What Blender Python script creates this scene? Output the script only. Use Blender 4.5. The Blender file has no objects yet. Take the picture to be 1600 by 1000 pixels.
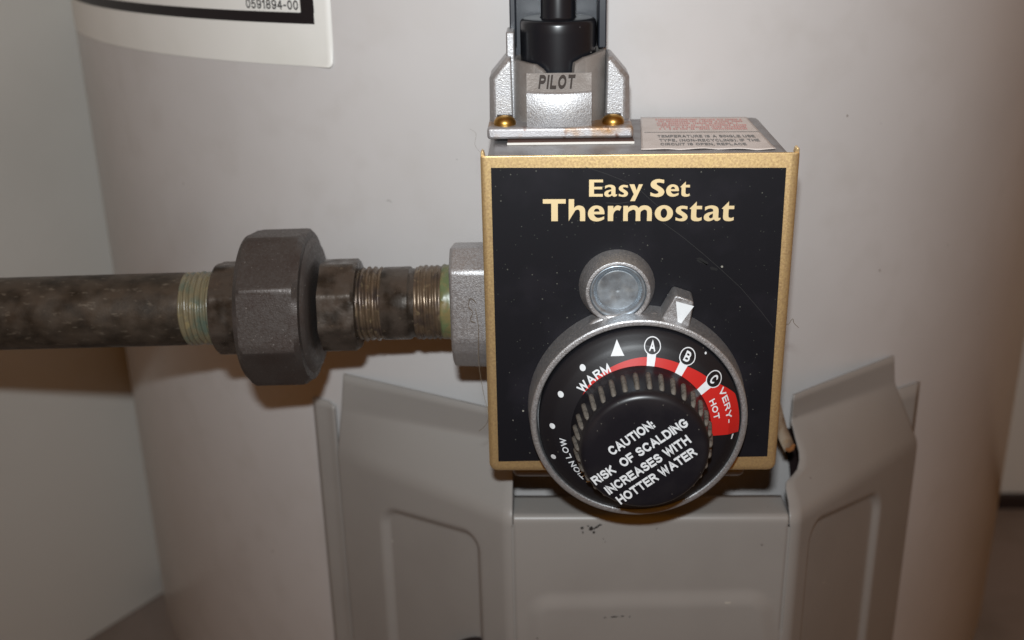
import bpy, bmesh, math, random
from mathutils import Vector, Matrix
random.seed(7)
sin, cos, pi, rad = math.sin, math.cos, math.pi, math.radians
S = 0.001                                   # everything below is written in millimetres
scn = bpy.context.scene
COL = scn.collection

# ------------------------------------------------------------------ camera
cam = bpy.data.cameras.new('camera'); camo = bpy.data.objects.new('camera', cam); COL.objects.link(camo)
CP = Vector((-25.38, -305.19, 119.82)); PIT, YAW, ROL = 0.3716, 0.0350, -0.0198
f_ = Vector((-sin(YAW)*cos(PIT), cos(YAW)*cos(PIT), -sin(PIT)))
r0 = Vector((cos(YAW), sin(YAW), 0)); u0 = r0.cross(f_)
rt_ = cos(ROL)*r0 + sin(ROL)*u0; up_ = -sin(ROL)*r0 + cos(ROL)*u0
M = Matrix((rt_, up_, -f_)).transposed().to_4x4(); M.translation = CP*S
camo.matrix_world = M
cam.sensor_width = 36; cam.lens = 36*1750/1600
cam.clip_start = 0.01; cam.clip_end = 50
cam.dof.use_dof = True; cam.dof.focus_distance = 0.322; cam.dof.aperture_fstop = 10
scn.camera = camo

# ------------------------------------------------------------------ light: warm dim room + the camera flash
w = bpy.data.worlds.new('World'); scn.world = w; w.use_nodes = True
bg = w.node_tree.nodes['Background']; bg.inputs[0].default_value = (1.0, 0.39, 0.045, 1); bg.inputs[1].default_value = 0.18
fl = bpy.data.lights.new('flash', 'AREA'); flo = bpy.data.objects.new('flash', fl); COL.objects.link(flo)
fl.shape = 'RECTANGLE'; fl.size = 0.016; fl.size_y = 0.009; fl.energy = 0.80; fl.color = (0.90, 0.965, 1.0); fl.spread = rad(122)
FP = CP + up_*46 - rt_*8 - f_*46
Ml = Matrix((rt_, up_, -f_)).transposed().to_4x4(); Ml.translation = FP*S
flo.matrix_world = Ml @ Matrix.Rotation(rad(13), 4, 'X') @ Matrix.Rotation(rad(-3), 4, 'Y')
scn.view_settings.view_transform = 'Standard'; scn.view_settings.look = 'None'
scn.view_settings.exposure = 0; scn.view_settings.gamma = 1

# ------------------------------------------------------------------ materials
def nod(nt, t, **k):
    n = nt.nodes.new(t)
    for a, b in k.items(): setattr(n, a, b)
    return n
def mat(name, col, rough=.5, metal=0, bump=None, var=None, coat=0, spec=.5, rvar=None, specks=None, trans=0, flake=None, aniso=None):
    """var=(scale, colour2, lo, hi[, stretch]); bump=(scale, strength, distance mm); specks=(scale, chance, radius, colour)"""
    m = bpy.data.materials.new(name); m.use_nodes = True; nt = m.node_tree
    p = nt.nodes['Principled BSDF']; L = nt.links.new
    p.inputs['Base Color'].default_value = (*col, 1); p.inputs['Roughness'].default_value = rough
    p.inputs['Metallic'].default_value = metal; p.inputs['Specular IOR Level'].default_value = spec
    p.inputs['Coat Weight'].default_value = coat; p.inputs['Coat Roughness'].default_value = .12
    if trans: p.inputs['Transmission Weight'].default_value = trans
    tc = nod(nt, 'ShaderNodeTexCoord'); co = tc.outputs['Object']
    cur = None
    def noise(scale, detail=4, stretch=None, dist=0):
        n = nod(nt, 'ShaderNodeTexNoise'); n.inputs['Scale'].default_value = scale; n.inputs['Detail'].default_value = detail
        n.inputs['Distortion'].default_value = dist
        if stretch:
            mp = nod(nt, 'ShaderNodeMapping'); mp.inputs['Scale'].default_value = stretch; L(co, mp.inputs[0]); L(mp.outputs[0], n.inputs[0])
        else: L(co, n.inputs[0])
        return n.outputs['Fac']
    def ramp(fac, lo, hi):
        r = nod(nt, 'ShaderNodeMapRange'); r.inputs[1].default_value = lo; r.inputs[2].default_value = hi; L(fac, r.inputs[0]); return r.outputs[0]
    def mix(fac, a, b):
        x = nod(nt, 'ShaderNodeMix', data_type='RGBA'); L(fac, x.inputs[0])
        for s, v in ((6, a), (7, b)):
            if isinstance(v, tuple): x.inputs[s].default_value = (*v, 1)
            else: L(v, x.inputs[s])
        return x.outputs[2]
    base = col
    for v in (var or []):
        base = mix(ramp(noise(v[0], 5, v[4] if len(v) > 4 else None), v[2], v[3]), base, v[1])
    for sp in (specks or []):
        vo = nod(nt, 'ShaderNodeTexVoronoi'); vo.inputs['Scale'].default_value = sp[0]; L(co, vo.inputs[0])
        d = nod(nt, 'ShaderNodeMath', operation='LESS_THAN'); L(vo.outputs['Distance'], d.inputs[0]); d.inputs[1].default_value = sp[2]
        sx = nod(nt, 'ShaderNodeSeparateColor'); L(vo.outputs['Color'], sx.inputs[0])
        c = nod(nt, 'ShaderNodeMath', operation='LESS_THAN'); L(sx.outputs[0], c.inputs[0]); c.inputs[1].default_value = sp[1]
        mm = nod(nt, 'ShaderNodeMath', operation='MULTIPLY'); L(d.outputs[0], mm.inputs[0]); L(c.outputs[0], mm.inputs[1])
        base = mix(mm.outputs[0], base, sp[3])
    if not isinstance(base, tuple): L(base, p.inputs['Base Color'])
    if rvar:
        r = nod(nt, 'ShaderNodeMapRange'); L(noise(rvar[0], 5), r.inputs[0]); r.inputs[1].default_value = .3; r.inputs[2].default_value = .7
        r.inputs[3].default_value = rvar[1]; r.inputs[4].default_value = rvar[2]; L(r.outputs[0], p.inputs['Roughness'])
    prev = None
    for b in (bump or []):
        bn = nod(nt, 'ShaderNodeBump'); bn.inputs['Strength'].default_value = b[1]; bn.inputs['Distance'].default_value = b[2]*S
        L(noise(b[0], 3, b[3] if len(b) > 3 else None), bn.inputs['Height'])
        if prev: L(prev, bn.inputs['Normal'])
        prev = bn.outputs[0]
    if prev: L(prev, p.inputs['Normal'])
    return m

ENAMEL = mat('tank_enamel', (.60, .577, .567), .24, bump=[(900, .05, .05), (25, .03, 1)], var=[(14, (.555, .53, .518), .42, .72), (70, (.57, .545, .53), .5, .72)], coat=.0, spec=.45,
             specks=[(260, .010, .10, (.22, .19, .16))])
COVERM = mat('cover_paint', (.325, .308, .29), .36, bump=[(1600, .10, .03), (40, .03, .6)], var=[(30, (.305, .287, .27), .45, .7)],
             specks=[(420, .012, .13, (.10, .085, .075)), (300, .006, .10, (.6, .57, .52))])
STICKER = mat('white_sticker', (.80, .79, .75), .42, var=[(30, (.74, .73, .68), .5, .8)])
BLACKINK = mat('black_ink', (.010, .008, .010), .45)
CAST = mat('cast_aluminium', (.47, .47, .48), .44, .78, bump=[(2500, .65, .16), (500, .15, .15)], var=[(120, (.46, .45, .445), .45, .75), (2200, (.72, .72, .72), .62, .72)], rvar=(1500, .34, .60))
CASTDUST = mat('dusty_cast_aluminium', (.34, .315, .295), .58, .55, bump=[(2400, .6, .16)], var=[(150, (.27, .24, .22), .45, .7)])
RUSTCAST = mat('rust_stained_casting', (.46, .45, .46), .48, .7, bump=[(2500, .65, .16)], var=[(110, (.38, .22, .10), .50, .66), (330, (.18, .07, .03), .60, .74)])
GOLD = mat('gold_anodised', (.90, .67, .33), .38, .80, bump=[(2300, .22, .04)], var=[(1800, (.79, .57, .30), .42, .62)], rvar=(1500, .34, .46))
GOLDINK = mat('gold_ink', (.90, .72, .41), .5, .3, bump=[(2500, .2, .05)])
PANEL = mat('black_panel', (.007, .007, .010), .5, spec=.25, bump=[(1800, .10, .03)], var=[(60, (.014, .013, .018), .5, .75)],
            specks=[(330, .030, .12, (.32, .31, .27)), (700, .06, .16, (.09, .09, .078)), (1300, .06, .2, (.045, .05, .042)), (200, .014, .07, (.6, .58, .5))])
DISC = mat('black_dial_plastic', (.010, .010, .013), .44, bump=[(2400, .22, .06)], specks=[(700, .02, .14, (.13, .12, .10))])
KNOB = mat('black_knob_plastic', (.010, .010, .014), .33, bump=[(2000, .08, .03)], var=[(90, (.022, .021, .024), .5, .8)],
           specks=[(900, .05, .16, (.10, .095, .085)), (300, .02, .09, (.3, .28, .25))])
DUSTY = mat('dusty_rib_plastic', (.17, .155, .135), .7, bump=[(2500, .3, .08)], var=[(700, (.05, .045, .04), .45, .7)])
BLACKP = mat('black_shroud_plastic', (.018, .021, .028), .36, bump=[(1500, .08, .03)], var=[(70, (.04, .043, .05), .5, .8)], specks=[(420, .03, .10, (.32, .31, .3))])
PILOTB = mat('black_button_plastic', (.008, .009, .012), .28, specks=[(420, .045, .09, (.4, .39, .37)), (800, .02, .12, (.12, .12, .12))])
WHITE = mat('white_paint', (.86, .90, .93), .5, var=[(500, (.80, .84, .87), .5, .75)])
RED = mat('red_print', (.62, .022, .018), .42, bump=[(2400, .15, .05)])
PINK = mat('faded_red_print', (.78, .30, .28), .5)
GREYINK = mat('grey_print', (.20, .20, .20), .5)
ZINC = mat('zinc_plug', (.40, .45, .49), .38, .8, var=[(60, (.30, .36, .43), .4, .75), (350, (.50, .54, .56), .52, .75)], rvar=(300, .3, .5))
BRASS = mat('brass_screw', (.50, .29, .075), .38, 1, bump=[(500, .1, .1)])
IRON = mat('black_iron', (.080, .063, .048), .34, .35, bump=[(2000, .35, .12), (300, .22, .35)], var=[(170, (.030, .024, .018), .40, .66, (.75, 1, 1)), (420, (.17, .145, .115), .60, .76, (.6, 1.5, 1.5)), (700, (.24, .21, .18), .72, .84)], rvar=(200, .34, .62))
NUTM = mat('cast_iron_nut', (.088, .077, .072), .37, .5, bump=[(2300, .50, .14), (500, .15, .2)], var=[(90, (.07, .055, .05), .45, .7), (1300, (.30, .28, .27), .66, .78)], rvar=(1200, .32, .60))
TAILM = mat('oily_iron', (.10, .082, .068), .30, .45, bump=[(260, .45, .5), (1800, .25, .1)], var=[(120, (.035, .028, .022), .45, .62), (330, (.26, .21, .15), .66, .80)], rvar=(260, .16, .5))
THREADM = mat('rusty_thread', (.155, .112, .074), .36, .5, bump=[(1200, .3, .12)], var=[(200, (.08, .06, .05), .45, .65), (420, (.32, .25, .15), .60, .74)], rvar=(300, .2, .5))
SEAL = mat('thread_sealant', (.17, .145, .09), .30, bump=[(500, .4, .3)], var=[(130, (.10, .125, .095), .48, .62), (260, (.30, .23, .11), .55, .7)])
GREENSEAL = mat('green_sealant', (.12, .15, .07), .34, bump=[(500, .35, .2)], var=[(200, (.20, .16, .07), .45, .6)])
BODYD = mat('body_casting', (.36, .355, .36), .48, .8, bump=[(1600, .3, .1)], var=[(160, (.28, .26, .26), .45, .7)])
RUSTSHADE = mat('rust_and_shade_gasket', (.07, .03, .02), .7)  # rust plus the shade of the gap under the flange, in one colour
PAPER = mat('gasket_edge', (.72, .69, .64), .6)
LABELM = mat('varnished_label', (.76, .685, .64), .36, var=[(120, (.66, .585, .535), .45, .7)], bump=[(120, .1, .3)])
AMBER = mat('amber_film', (.42, .35, .27), .25, var=[(300, (.30, .20, .11), .5, .75)], trans=.2)
AMBERD = mat('amber_end', (.22, .095, .035), .2)
HAIR = mat('hair', (.16, .13, .09), .5)
WALLM = mat('wall_paint', (.59, .58, .545), .7, bump=[(200, .05, .3)], var=[(8, (.54, .53, .495), .45, .7)])
FLOORM = mat('floor_boards', (.27, .225, .20), .55, var=[(20, (.20, .165, .14), .4, .7)])
DARK = mat('dark_rubber_and_shade', (.02, .012, .012), .45)  # rubber parts, also the painted shade of the tank opening
TMARK = mat('grey_scuff', (.40, .38, .365), .5, var=[(900, (.56, .545, .53), .4, .6)])
CHIPM = mat('paint_chip', (.02, .017, .016), .6)
SCUFFM = mat('pale_scuff', (.52, .49, .43), .5)

# ------------------------------------------------------------------ object helpers
ORG = {}; NC = set()
def tag(o, label=None, cat=None, group=None, kind=None):
    for k, v in (('label', label), ('category', cat), ('group', group), ('kind', kind)):
        if v: o[k] = v
    return o
def thing(name, label, cat, loc):
    o = bpy.data.objects.new(name, None); COL.objects.link(o); o.location = Vector(loc)*S
    o.empty_display_size = .01; ORG[o.name] = Vector(loc); tag(o, label, cat); return o
def link(name, me, m, parent, loc=None):
    o = bpy.data.objects.new(name, me); COL.objects.link(o)
    if m and not me.materials: me.materials.append(m)
    if parent is not None:
        o.parent = parent; ORG[o.name] = ORG[parent.name]
    else: ORG[o.name] = Vector(loc or (0, 0, 0)); o.location = ORG[o.name]*S
    return o
def part(name, bm, m, parent=None, smooth=40, bevel=0, seg=2, loc=None, ang=35, weld=1e-4):
    """bm is in world millimetres; becomes one mesh object under parent"""
    org = ORG[parent.name] if parent is not None else Vector(loc or (0, 0, 0))
    bmesh.ops.remove_doubles(bm, verts=bm.verts, dist=weld)
    for v in bm.verts: v.co = (v.co - org)*S
    if smooth:
        for f in bm.faces: f.smooth = True
    if id(bm) in NC: NC.discard(id(bm))
    else: bmesh.ops.recalc_face_normals(bm, faces=bm.faces)
    me = bpy.data.meshes.new(name); bm.to_mesh(me); bm.free()
    o = link(name, me, m, parent, loc)
    if smooth: me.set_sharp_from_angle(angle=rad(smooth))
    if bevel:
        b = o.modifiers.new('bevel', 'BEVEL'); b.width = bevel*S; b.segments = seg; b.limit_method = 'ANGLE'; b.angle_limit = rad(ang)
        b.harden_normals = False
    return o
def B(): return bmesh.new()
def box(bm, x0, x1, y0, y1, z0, z1):
    v = [bm.verts.new(p) for p in ((x0,y0,z0),(x1,y0,z0),(x1,y1,z0),(x0,y1,z0),(x0,y0,z1),(x1,y0,z1),(x1,y1,z1),(x0,y1,z1))]
    for f in ((0,1,2,3),(7,6,5,4),(0,4,5,1),(1,5,6,2),(2,6,7,3),(3,7,4,0)): bm.faces.new([v[i] for i in f])
    return bm
def prism(bm, poly, fa, fb):
    """polygon of 2D points; fa, fb map a point to the two 3D caps"""
    a = [bm.verts.new(fa(p)) for p in poly]; b = [bm.verts.new(fb(p)) for p in poly]
    n = len(poly); bm.faces.new(a); bm.faces.new(b[::-1])
    for i in range(n): bm.faces.new((a[i], b[i], b[(i+1) % n], a[(i+1) % n]))
    return bm
def xz(y): return lambda p: (p[0], y, p[1])
def grid(bm, rows, closed=False):
    vs = [[bm.verts.new(p) for p in r] for r in rows]
    for a, b in zip(vs, vs[1:]):
        n = len(a)
        for i in range(n if closed else n-1):
            bm.faces.new((a[i], a[(i+1) % n], b[(i+1) % n], b[i]))
    return vs
def lathe_y(bm, prof, c, n=96, cap0=False, cap1=False):
    """prof: (y, r); axis along Y through c=(x,z)"""
    vs = grid(bm, [[(c[0]+r*cos(2*pi*k/n), y, c[1]+r*sin(2*pi*k/n)) for k in range(n)] for y, r in prof], True)
    if cap0: bm.faces.new(vs[0])
    if cap1: bm.faces.new(vs[-1][::-1])
    return bm
def lathe_x(bm, prof, n=64, cap=True, rf=None):
    """prof: (x, r) round the gas line's own, slightly sloping axis"""
    vs = grid(bm, [[(x, LY + (rf(x, r, 2*pi*k/n) if rf else r)*cos(2*pi*k/n), lz(x) + (rf(x, r, 2*pi*k/n) if rf else r)*sin(2*pi*k/n)) for k in range(n)] for x, r in prof], True)
    if cap: bm.faces.new(vs[0]); bm.faces.new(vs[-1][::-1])
    return bm
LY = 30.0
def lz(x): return -4.7 + (x+70)*.0208
def tube(bm, pts, r, n=8):
    pts = [Vector(p) for p in pts]; rows = []
    for i, p in enumerate(pts):
        t = (pts[min(i+1, len(pts)-1)] - pts[max(i-1, 0)]).normalized()
        a = t.cross(Vector((.31, .17, .93))).normalized(); b = t.cross(a)
        rr = r[i] if isinstance(r, (list, tuple)) else r
        rows.append([p + rr*(cos(2*pi*k/n)*a + sin(2*pi*k/n)*b) for k in range(n)])
    vs = grid(bm, rows, True); bm.faces.new(vs[0]); bm.faces.new(vs[-1][::-1]); return bm
AX, AY, RT = -15.5, 301.0, 241.0
def T(deg, z=0, r=RT): return Vector((AX + r*sin(rad(deg)), AY - r*cos(rad(deg)), z))

# ------------------------------------------------------------------ lettering helpers (flat print, 2D outlines filled as curves)
def curve_mesh(cu):
    o = bpy.data.objects.new('tmp', cu); COL.objects.link(o)
    me = bpy.data.meshes.new_from_object(o.evaluated_get(bpy.context.evaluated_depsgraph_get()))
    bpy.data.objects.remove(o); bpy.data.curves.remove(cu); return me
def A_(cx, cy, rx, ry, a0, a1, n=10): return [(cx+rx*cos(rad(a0+(a1-a0)*k/n)), cy+ry*sin(rad(a0+(a1-a0)*k/n))) for k in range(n+1)]
# plain sans capitals as centre lines in a box 1 high: (width, strokes)
STROKE = {
 'A': (.80, [[(0,0),(.40,1),(.80,0)], [(.15,.32),(.65,.32)]]), 'B': (.66, [[(0,.52),(0,1),(.36,1)]+A_(.36,.76,.26,.24,90,-90)+[(0,.52)], [(0,0),(0,.52),(.38,.52)]+A_(.38,.26,.28,.26,90,-90)+[(0,0)]]),
 'C': (.78, [A_(.41,.5,.41,.5,42,318,20)]), 'D': (.74, [[(0,0),(0,1),(.34,1)]+A_(.34,.5,.40,.5,90,-90,14)+[(0,0)]]),
 'E': (.64, [[(.64,1),(0,1),(0,0),(.64,0)], [(0,.52),(.58,.52)]]), 'F': (.60, [[(.60,1),(0,1),(0,0)], [(0,.5),(.52,.5)]]),
 'G': (.82, [A_(.42,.5,.42,.5,48,325,20)+[(.80,.46),(.50,.46)]]), 'H': (.72, [[(0,0),(0,1)], [(.72,0),(.72,1)], [(0,.53),(.72,.53)]]),
 'I': (.0, [[(0,0),(0,1)]]), 'K': (.70, [[(0,0),(0,1)], [(0,.36),(.64,1)], [(.24,.60),(.70,0)]]), 'L': (.58, [[(0,1),(0,0),(.58,0)]]),
 'M': (.84, [[(0,0),(0,1),(.42,.05),(.84,1),(.84,0)]]), 'N': (.72, [[(0,0),(0,1),(.72,0),(.72,1)]]),
 'O': (.84, [A_(.42,.5,.42,.5,0,360,26)]), 'P': (.64, [[(0,0),(0,1)], [(0,1),(.36,1)]+A_(.36,.73,.28,.27,90,-90)+[(0,.46)]]),
 'R': (.70, [[(0,0),(0,1)], [(0,1),(.38,1)]+A_(.38,.75,.28,.25,90,-90)+[(0,.5)], [(.40,.48),(.70,0)]]),
 'S': (.68, [A_(.34,.755,.31,.245,25,240,12)+A_(.34,.27,.34,.27,70,-155,12)]), 'T': (.70, [[(0,1),(.70,1)], [(.35,1),(.35,0)]]),
 'U': (.72, [[(0,1),(0,.36)]+A_(.36,.36,.36,.36,180,360,14)+[(.72,1)]]), 'V': (.76, [[(0,1),(.38,0),(.76,1)]]),
 'W': (1.10, [[(0,1),(.27,0),(.55,1),(.83,0),(1.10,1)]]), 'Y': (.74, [[(0,1),(.37,.45),(.74,1)], [(.37,.45),(.37,0)]]),
 '0': (.56, [A_(.28,.5,.28,.5,0,360,22)]), '1': (.30, [[(0,.76),(.26,1),(.26,0)]]), '4': (.60, [[(.44,0),(.44,1),(0,.30),(.60,.30)]]),
 '5': (.56, [[(.52,1),(.10,1),(.03,.50)]+A_(.27,.32,.29,.32,128,-150,14)]), '8': (.56, [A_(.28,.75,.24,.25,-90,270,18), A_(.28,.26,.28,.26,90,450,18)]),
 '9': (.56, [A_(.28,.69,.28,.31,0,360,18), [(.56,.69)]+A_(.27,.40,.29,.40,20,-140,10)]),
 '-': (.30, [[(0,.42),(.30,.42)]]), ':': (.0, [[(0,.10),(0,.02)], [(0,.66),(0,.58)]]), '.': (.0, [[(0,.04),(0,0)]]), ',': (.02, [[(.02,.06),(0,-.12)]]),
 '(': (.20, [A_(.34,.42,.34,.68,130,230,8)]), ')': (.20, [A_(-.14,.42,.34,.68,50,-50,8)]), ' ': (.22, []),
}
def fit_text(s, w_, h_, bold=.15, gap=None):
    """stroke lettering filling a box w_ wide and h_ high (origin bottom left); bold = stroke width in cap heights"""
    hw = bold/2; gap = .14 if gap is None else gap; quads = []; x = 0
    for c in s:
        wd, st = STROKE[c]
        for L in st: quads.append([(x + hw + px, hw + py*(1-bold)) for px, py in L])
        x += wd + bold + gap*(.4 if c == ' ' else 1)
    tot = x - gap; V, F = [], []
    for k, L in enumerate(quads):
        P = [Vector(p) for p in L]; n = len(P)
        closed = (P[0]-P[-1]).length < 1e-4
        if not closed:
            P[0] = P[0] + (P[0]-P[1]).normalized()*hw*.98; P[-1] = P[-1] + (P[-1]-P[-2]).normalized()*hw*.98
        Q = [P[0]]
        for a, b in zip(P, P[1:]):
            if (b-a).length < 1e-6: continue
            m0 = max(1, int((b-a).length/.14)); Q += [a.lerp(b, j/m0) for j in range(1, m0+1)]
        P = Q; n = len(P); base = len(V)
        for i in range(n):
            a = P[i-1] if i else (P[-2] if closed else None); b = P[i+1] if i < n-1 else (P[1] if closed else None)
            d1 = (P[i]-a).normalized() if a is not None else (b-P[i]).normalized(); d2 = (b-P[i]).normalized() if b is not None else d1
            t = d1 + d2
            t = t.normalized() if t.length > 1e-3 else d1
            nn = Vector((-t.y, t.x)); m_ = min(1/max(.35, abs(nn.dot(Vector((-d1.y, d1.x))))), 2.0)*hw
            for sg in (1, -1): q = P[i] + nn*m_*sg; V.append((q.x/tot*w_, q.y*h_, .0025*(k % 7)))
        for i in range(n-1): F.append((base+2*i, base+2*i+1, base+2*i+3, base+2*i+2))
    return V, F
def lay(bm, VF, fn, up=(0, -1, 0)):
    V, F = VF; up = Vector(up)
    vs = [bm.verts.new(Vector(fn(v[0], v[1])) + up*(v[2] if len(v) > 2 else 0)) for v in V]
    for f in F:
        try: bm.faces.new([vs[i] for i in f])
        except ValueError: pass
def printed(name, bm, m, parent, toward):
    """a layer of ink: every face turned towards the given direction"""
    for f in bm.faces:
        f.normal_update()
        if f.normal.dot(toward) < 0: f.normal_flip()

    org = ORG[parent.name]
    for v in bm.verts: v.co = (v.co - org)*S
    me = bpy.data.meshes.new(name); bm.to_mesh(me); bm.free()
    return link(name, me, m, parent)
def smooth_outline(P, sharp=50):
    out = []; n = len(P)
    def turn(i):
        a, b, c = (Vector(P[(i+k) % n]) for k in (-1, 0, 1))
        u, v = b-a, c-b
        return math.degrees(abs(u.angle_signed(v))) if u.length and v.length else 0
    sh = [turn(i) > sharp for i in range(n)]
    for i in range(n):
        p0, p1, p2, p3 = (Vector(P[(i+k) % n]) for k in (-1, 0, 1, 2))
        if sh[i]: p0 = p1 - (p2-p1)*.5 if not sh[(i+1) % n] else p1
        if sh[(i+1) % n]: p3 = p2 + (p2-p1)*.5 if not sh[i] else p2
        if sh[i] and sh[(i+1) % n]: out.append(p1); continue
        for k in range(4):
            t = k/4; out.append(.5*((2*p1) + (p2-p0)*t + (2*p0-5*p1+4*p2-p3)*t*t + (3*p1-p0-3*p2+p3)*t**3))
    return out
def ell(cx, cy, rx, ry, n=28): return [(cx+rx*cos(2*pi*k/n), cy+ry*sin(2*pi*k/n)) for k in range(n)]
s_out = [(51,66),(51,52),(37,55),(25,55),(22,50),(28,44),(39,37),(49,28),(53,18),(49,7),(39,0),(23,-1.5),(0,3),(0,17),(14,11),(25,11),(31,15),(28,21),(17,28),(6,35),(0,45),(4,59),(17,67),(31,69)]
GLYPH = {
 'T': [[(0,100),(101,100),(101,80),(66,80),(66,0),(37,0),(37,80),(0,80)]],
 'h': [[(0,0),(0,100),(24,100),(24,60),(33,68),(45,71),(60,68),(70,58),(73,42),(73,0),(50,0),(50,38),(47,49),(40,53),(30,49),(24,40)]],
 'e': [[(73,31),(73,40),(69,54),(58,66),(38,71),(20,67),(6,54),(0,36),(4,18),(16,4),(36,-1.5),(55,1),(72,9),(72,22),(58,16),(45,14),(35,18),(29,25),(27,31)], [(26,43),(30,53),(39,57),(48,54),(52,43)]],
 'r': [[(0,0),(0,69),(24,69),(24,57),(33,67),(44,71),(60,66),(52,47),(44,50),(34,47),(27,38),(24,26),(24,0)]],
 'm': [[(0,0),(0,69),(21,69),(21,60),(30,68),(43,71),(58,68),(67,59),(78,68),(93,71),(109,68),(121,58),(126,42),(126,0),(105,0),(105,38),(102,48),(94,52),(84,48),(76,38),(76,0),(55,0),(55,38),(52,48),(45,52),(34,48),(21,37),(21,0)]],
 'o': [ell(40, 35, 40, 36.5), ell(40, 35, 14.5, 21.5)],
 's': [s_out],
 'S': [[(x*1.5, y*1.48-1 if y < 0 else y*1.48) for x, y in s_out]],
 't': [[(31,88),(31,68),(55,68),(55,53),(31,53),(31,22),(35,14.5),(44,13),(55,17),(55,3),(41,-1.5),(24,-1),(13,4),(8,15),(8,53),(0,55)]],
 'a': [[(3,46),(3,63),(17,68),(34,70),(51,66),(60,58),(63,45),(63,18),(65,12.5),(73,14),(72,7),(63,0),(52,0),(44,7),(31,0),(17,-1.5),(4,4),(-1,15),(3,28),(17,37),(39,42),(40,49),(34,55),(23,56),(12,52)], [(39,34),(28,28),(21,21),(24,13),(31,11),(39,16)]],
 'E': [[(0,0),(0,100),(79,100),(79,84),(28,84),(28,58),(75,58),(75,43),(28,43),(28,16),(79,16),(79,0)]],
 'y': [[(0,72),(28,72),(42,36),(54,72),(77,72),(33,-27),(6,-27),(26,14)]],
}
def glyph_mesh(ch, k=1.0):
    cu = bpy.data.curves.new('g', 'CURVE'); cu.dimensions = '2D'; cu.fill_mode = 'BOTH'
    for P in GLYPH[ch]:
        Q = smooth_outline(P); sp = cu.splines.new('POLY'); sp.points.add(len(Q)-1); sp.use_cyclic_u = True
        for q, pt in zip(Q, sp.points): pt.co = (q[0]*.01, q[1]*.01, 0, 1)
    me = curve_mesh(cu); V = [(v.co.x*100, v.co.y*100) for v in me.vertices]; F = [tuple(p.vertices) for p in me.polygons]
    bpy.data.meshes.remove(me); return V, F

def blob(cx, cz, rx, rz, n=11, rot=0):
    return [(cx + (rx*cos(2*pi*k/n)*cos(rot) - rz*sin(2*pi*k/n)*sin(rot))*random.uniform(.55, 1.2), cz + (rx*cos(2*pi*k/n)*sin(rot) + rz*sin(2*pi*k/n)*cos(rot))*random.uniform(.55, 1.2)) for k in range(n)]

# ================================================================== SETTING: wall, floor
Wd = Vector((sin(rad(32)), cos(rad(32)), 0)); Wn = Vector((-Wd.y, Wd.x, 0)); W0 = Vector((-254, 232, 0))
bm = B(); a = W0 - Wd*700; b_ = W0 + Wd*14
prism(bm, [(a.x,a.y),(b_.x,b_.y),(b_.x+Wn.x*16,b_.y+Wn.y*16),(a.x+Wn.x*16,a.y+Wn.y*16)], lambda p: (p[0],p[1],-261), lambda p: (p[0],p[1],700))
tag(part('wall', bm, WALLM, smooth=0, bevel=1), kind='structure')
bm = box(B(), 236, 900, 336, 356, -261, 700)
tag(part('wall', bm, WALLM, smooth=0), kind='structure')
bm = box(B(), -900, 1200, 900, 920, -261, 700)
tag(part('wall', bm, WALLM, smooth=0), kind='structure')
bm = box(B(), -1500, 1500, -1500, 1500, -275, -261)
tag(part('floor', bm, FLOORM, smooth=0), kind='structure')
t = thing('skirting_strip', 'dark low strip along the foot of the wall right of the tank', 'skirting', (560, 330, -261))
part('board', box(B(), 262, 890, 330, 335.9, -260.9, -252), DARK, t, smooth=0, bevel=.6)

# ================================================================== WATER HEATER TANK
tank = thing('water_heater_tank', 'tall pale beige enamelled cylinder filling the background behind the thermostat box', 'water heater', (AX, AY, -261))
bm = B(); n = 360
prof = [(-248, RT-3), (-246, RT-.8), (-243, RT), (330, RT)]
grid(bm, [[(AX+r*cos(2*pi*k/n), AY+r*sin(2*pi*k/n), z) for k in range(n)] for z, r in prof], True)
part('shell', bm, ENAMEL, tank)
bm = B(); grid(bm, [[(AX+r*cos(2*pi*k/96), AY+r*sin(2*pi*k/96), z) for k in range(96)] for z, r in ((-261, RT-14), (-247, RT-14))], True)
part('base_ring', bm, DARK, tank)
def wrap(bm, a0, a1, z0, z1, r, n=40, m=2, cut=0):
    rows = []
    for j in range(m+1):
        z = z0 + (z1-z0)*j/m; rows.append([T(a0+(a1-a0)*i/n, z, r) for i in range(n+1)])
    grid(bm, rows)
for a, z, ra, rz in ((-15.5, 18.5, 2.2, .5), (-9.6, 34, .35, .35), (28.6, -53.5, 1.5, .2), (12.9, 20, .3, .5), (26, 40, .5, .2), (-27.3, -64, .8, .35), (17.5, 75, .35, .3), (-36, -30, .5, .3)):
    bm = B(); P = blob(0, 0, ra, rz, 10); bm.faces.new([bm.verts.new(T(a + x/RT*57.3, z + y, RT+.05)) for x, y in P]); printed('scuff_mark', bm, TMARK, tank, Vector((0, -1, 0)))
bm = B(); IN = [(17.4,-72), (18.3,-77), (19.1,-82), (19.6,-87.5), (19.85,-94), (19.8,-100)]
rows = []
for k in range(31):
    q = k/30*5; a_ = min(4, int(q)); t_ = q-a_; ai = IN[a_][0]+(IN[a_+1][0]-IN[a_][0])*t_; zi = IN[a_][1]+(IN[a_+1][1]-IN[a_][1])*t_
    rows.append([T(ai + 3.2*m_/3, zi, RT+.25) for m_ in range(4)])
grid(bm, rows); printed('opening_shade', bm, DARK, tank, Vector((0, -1, 0)))  # flat dark crescent on the shell paints the unlit gap beside the cover
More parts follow.
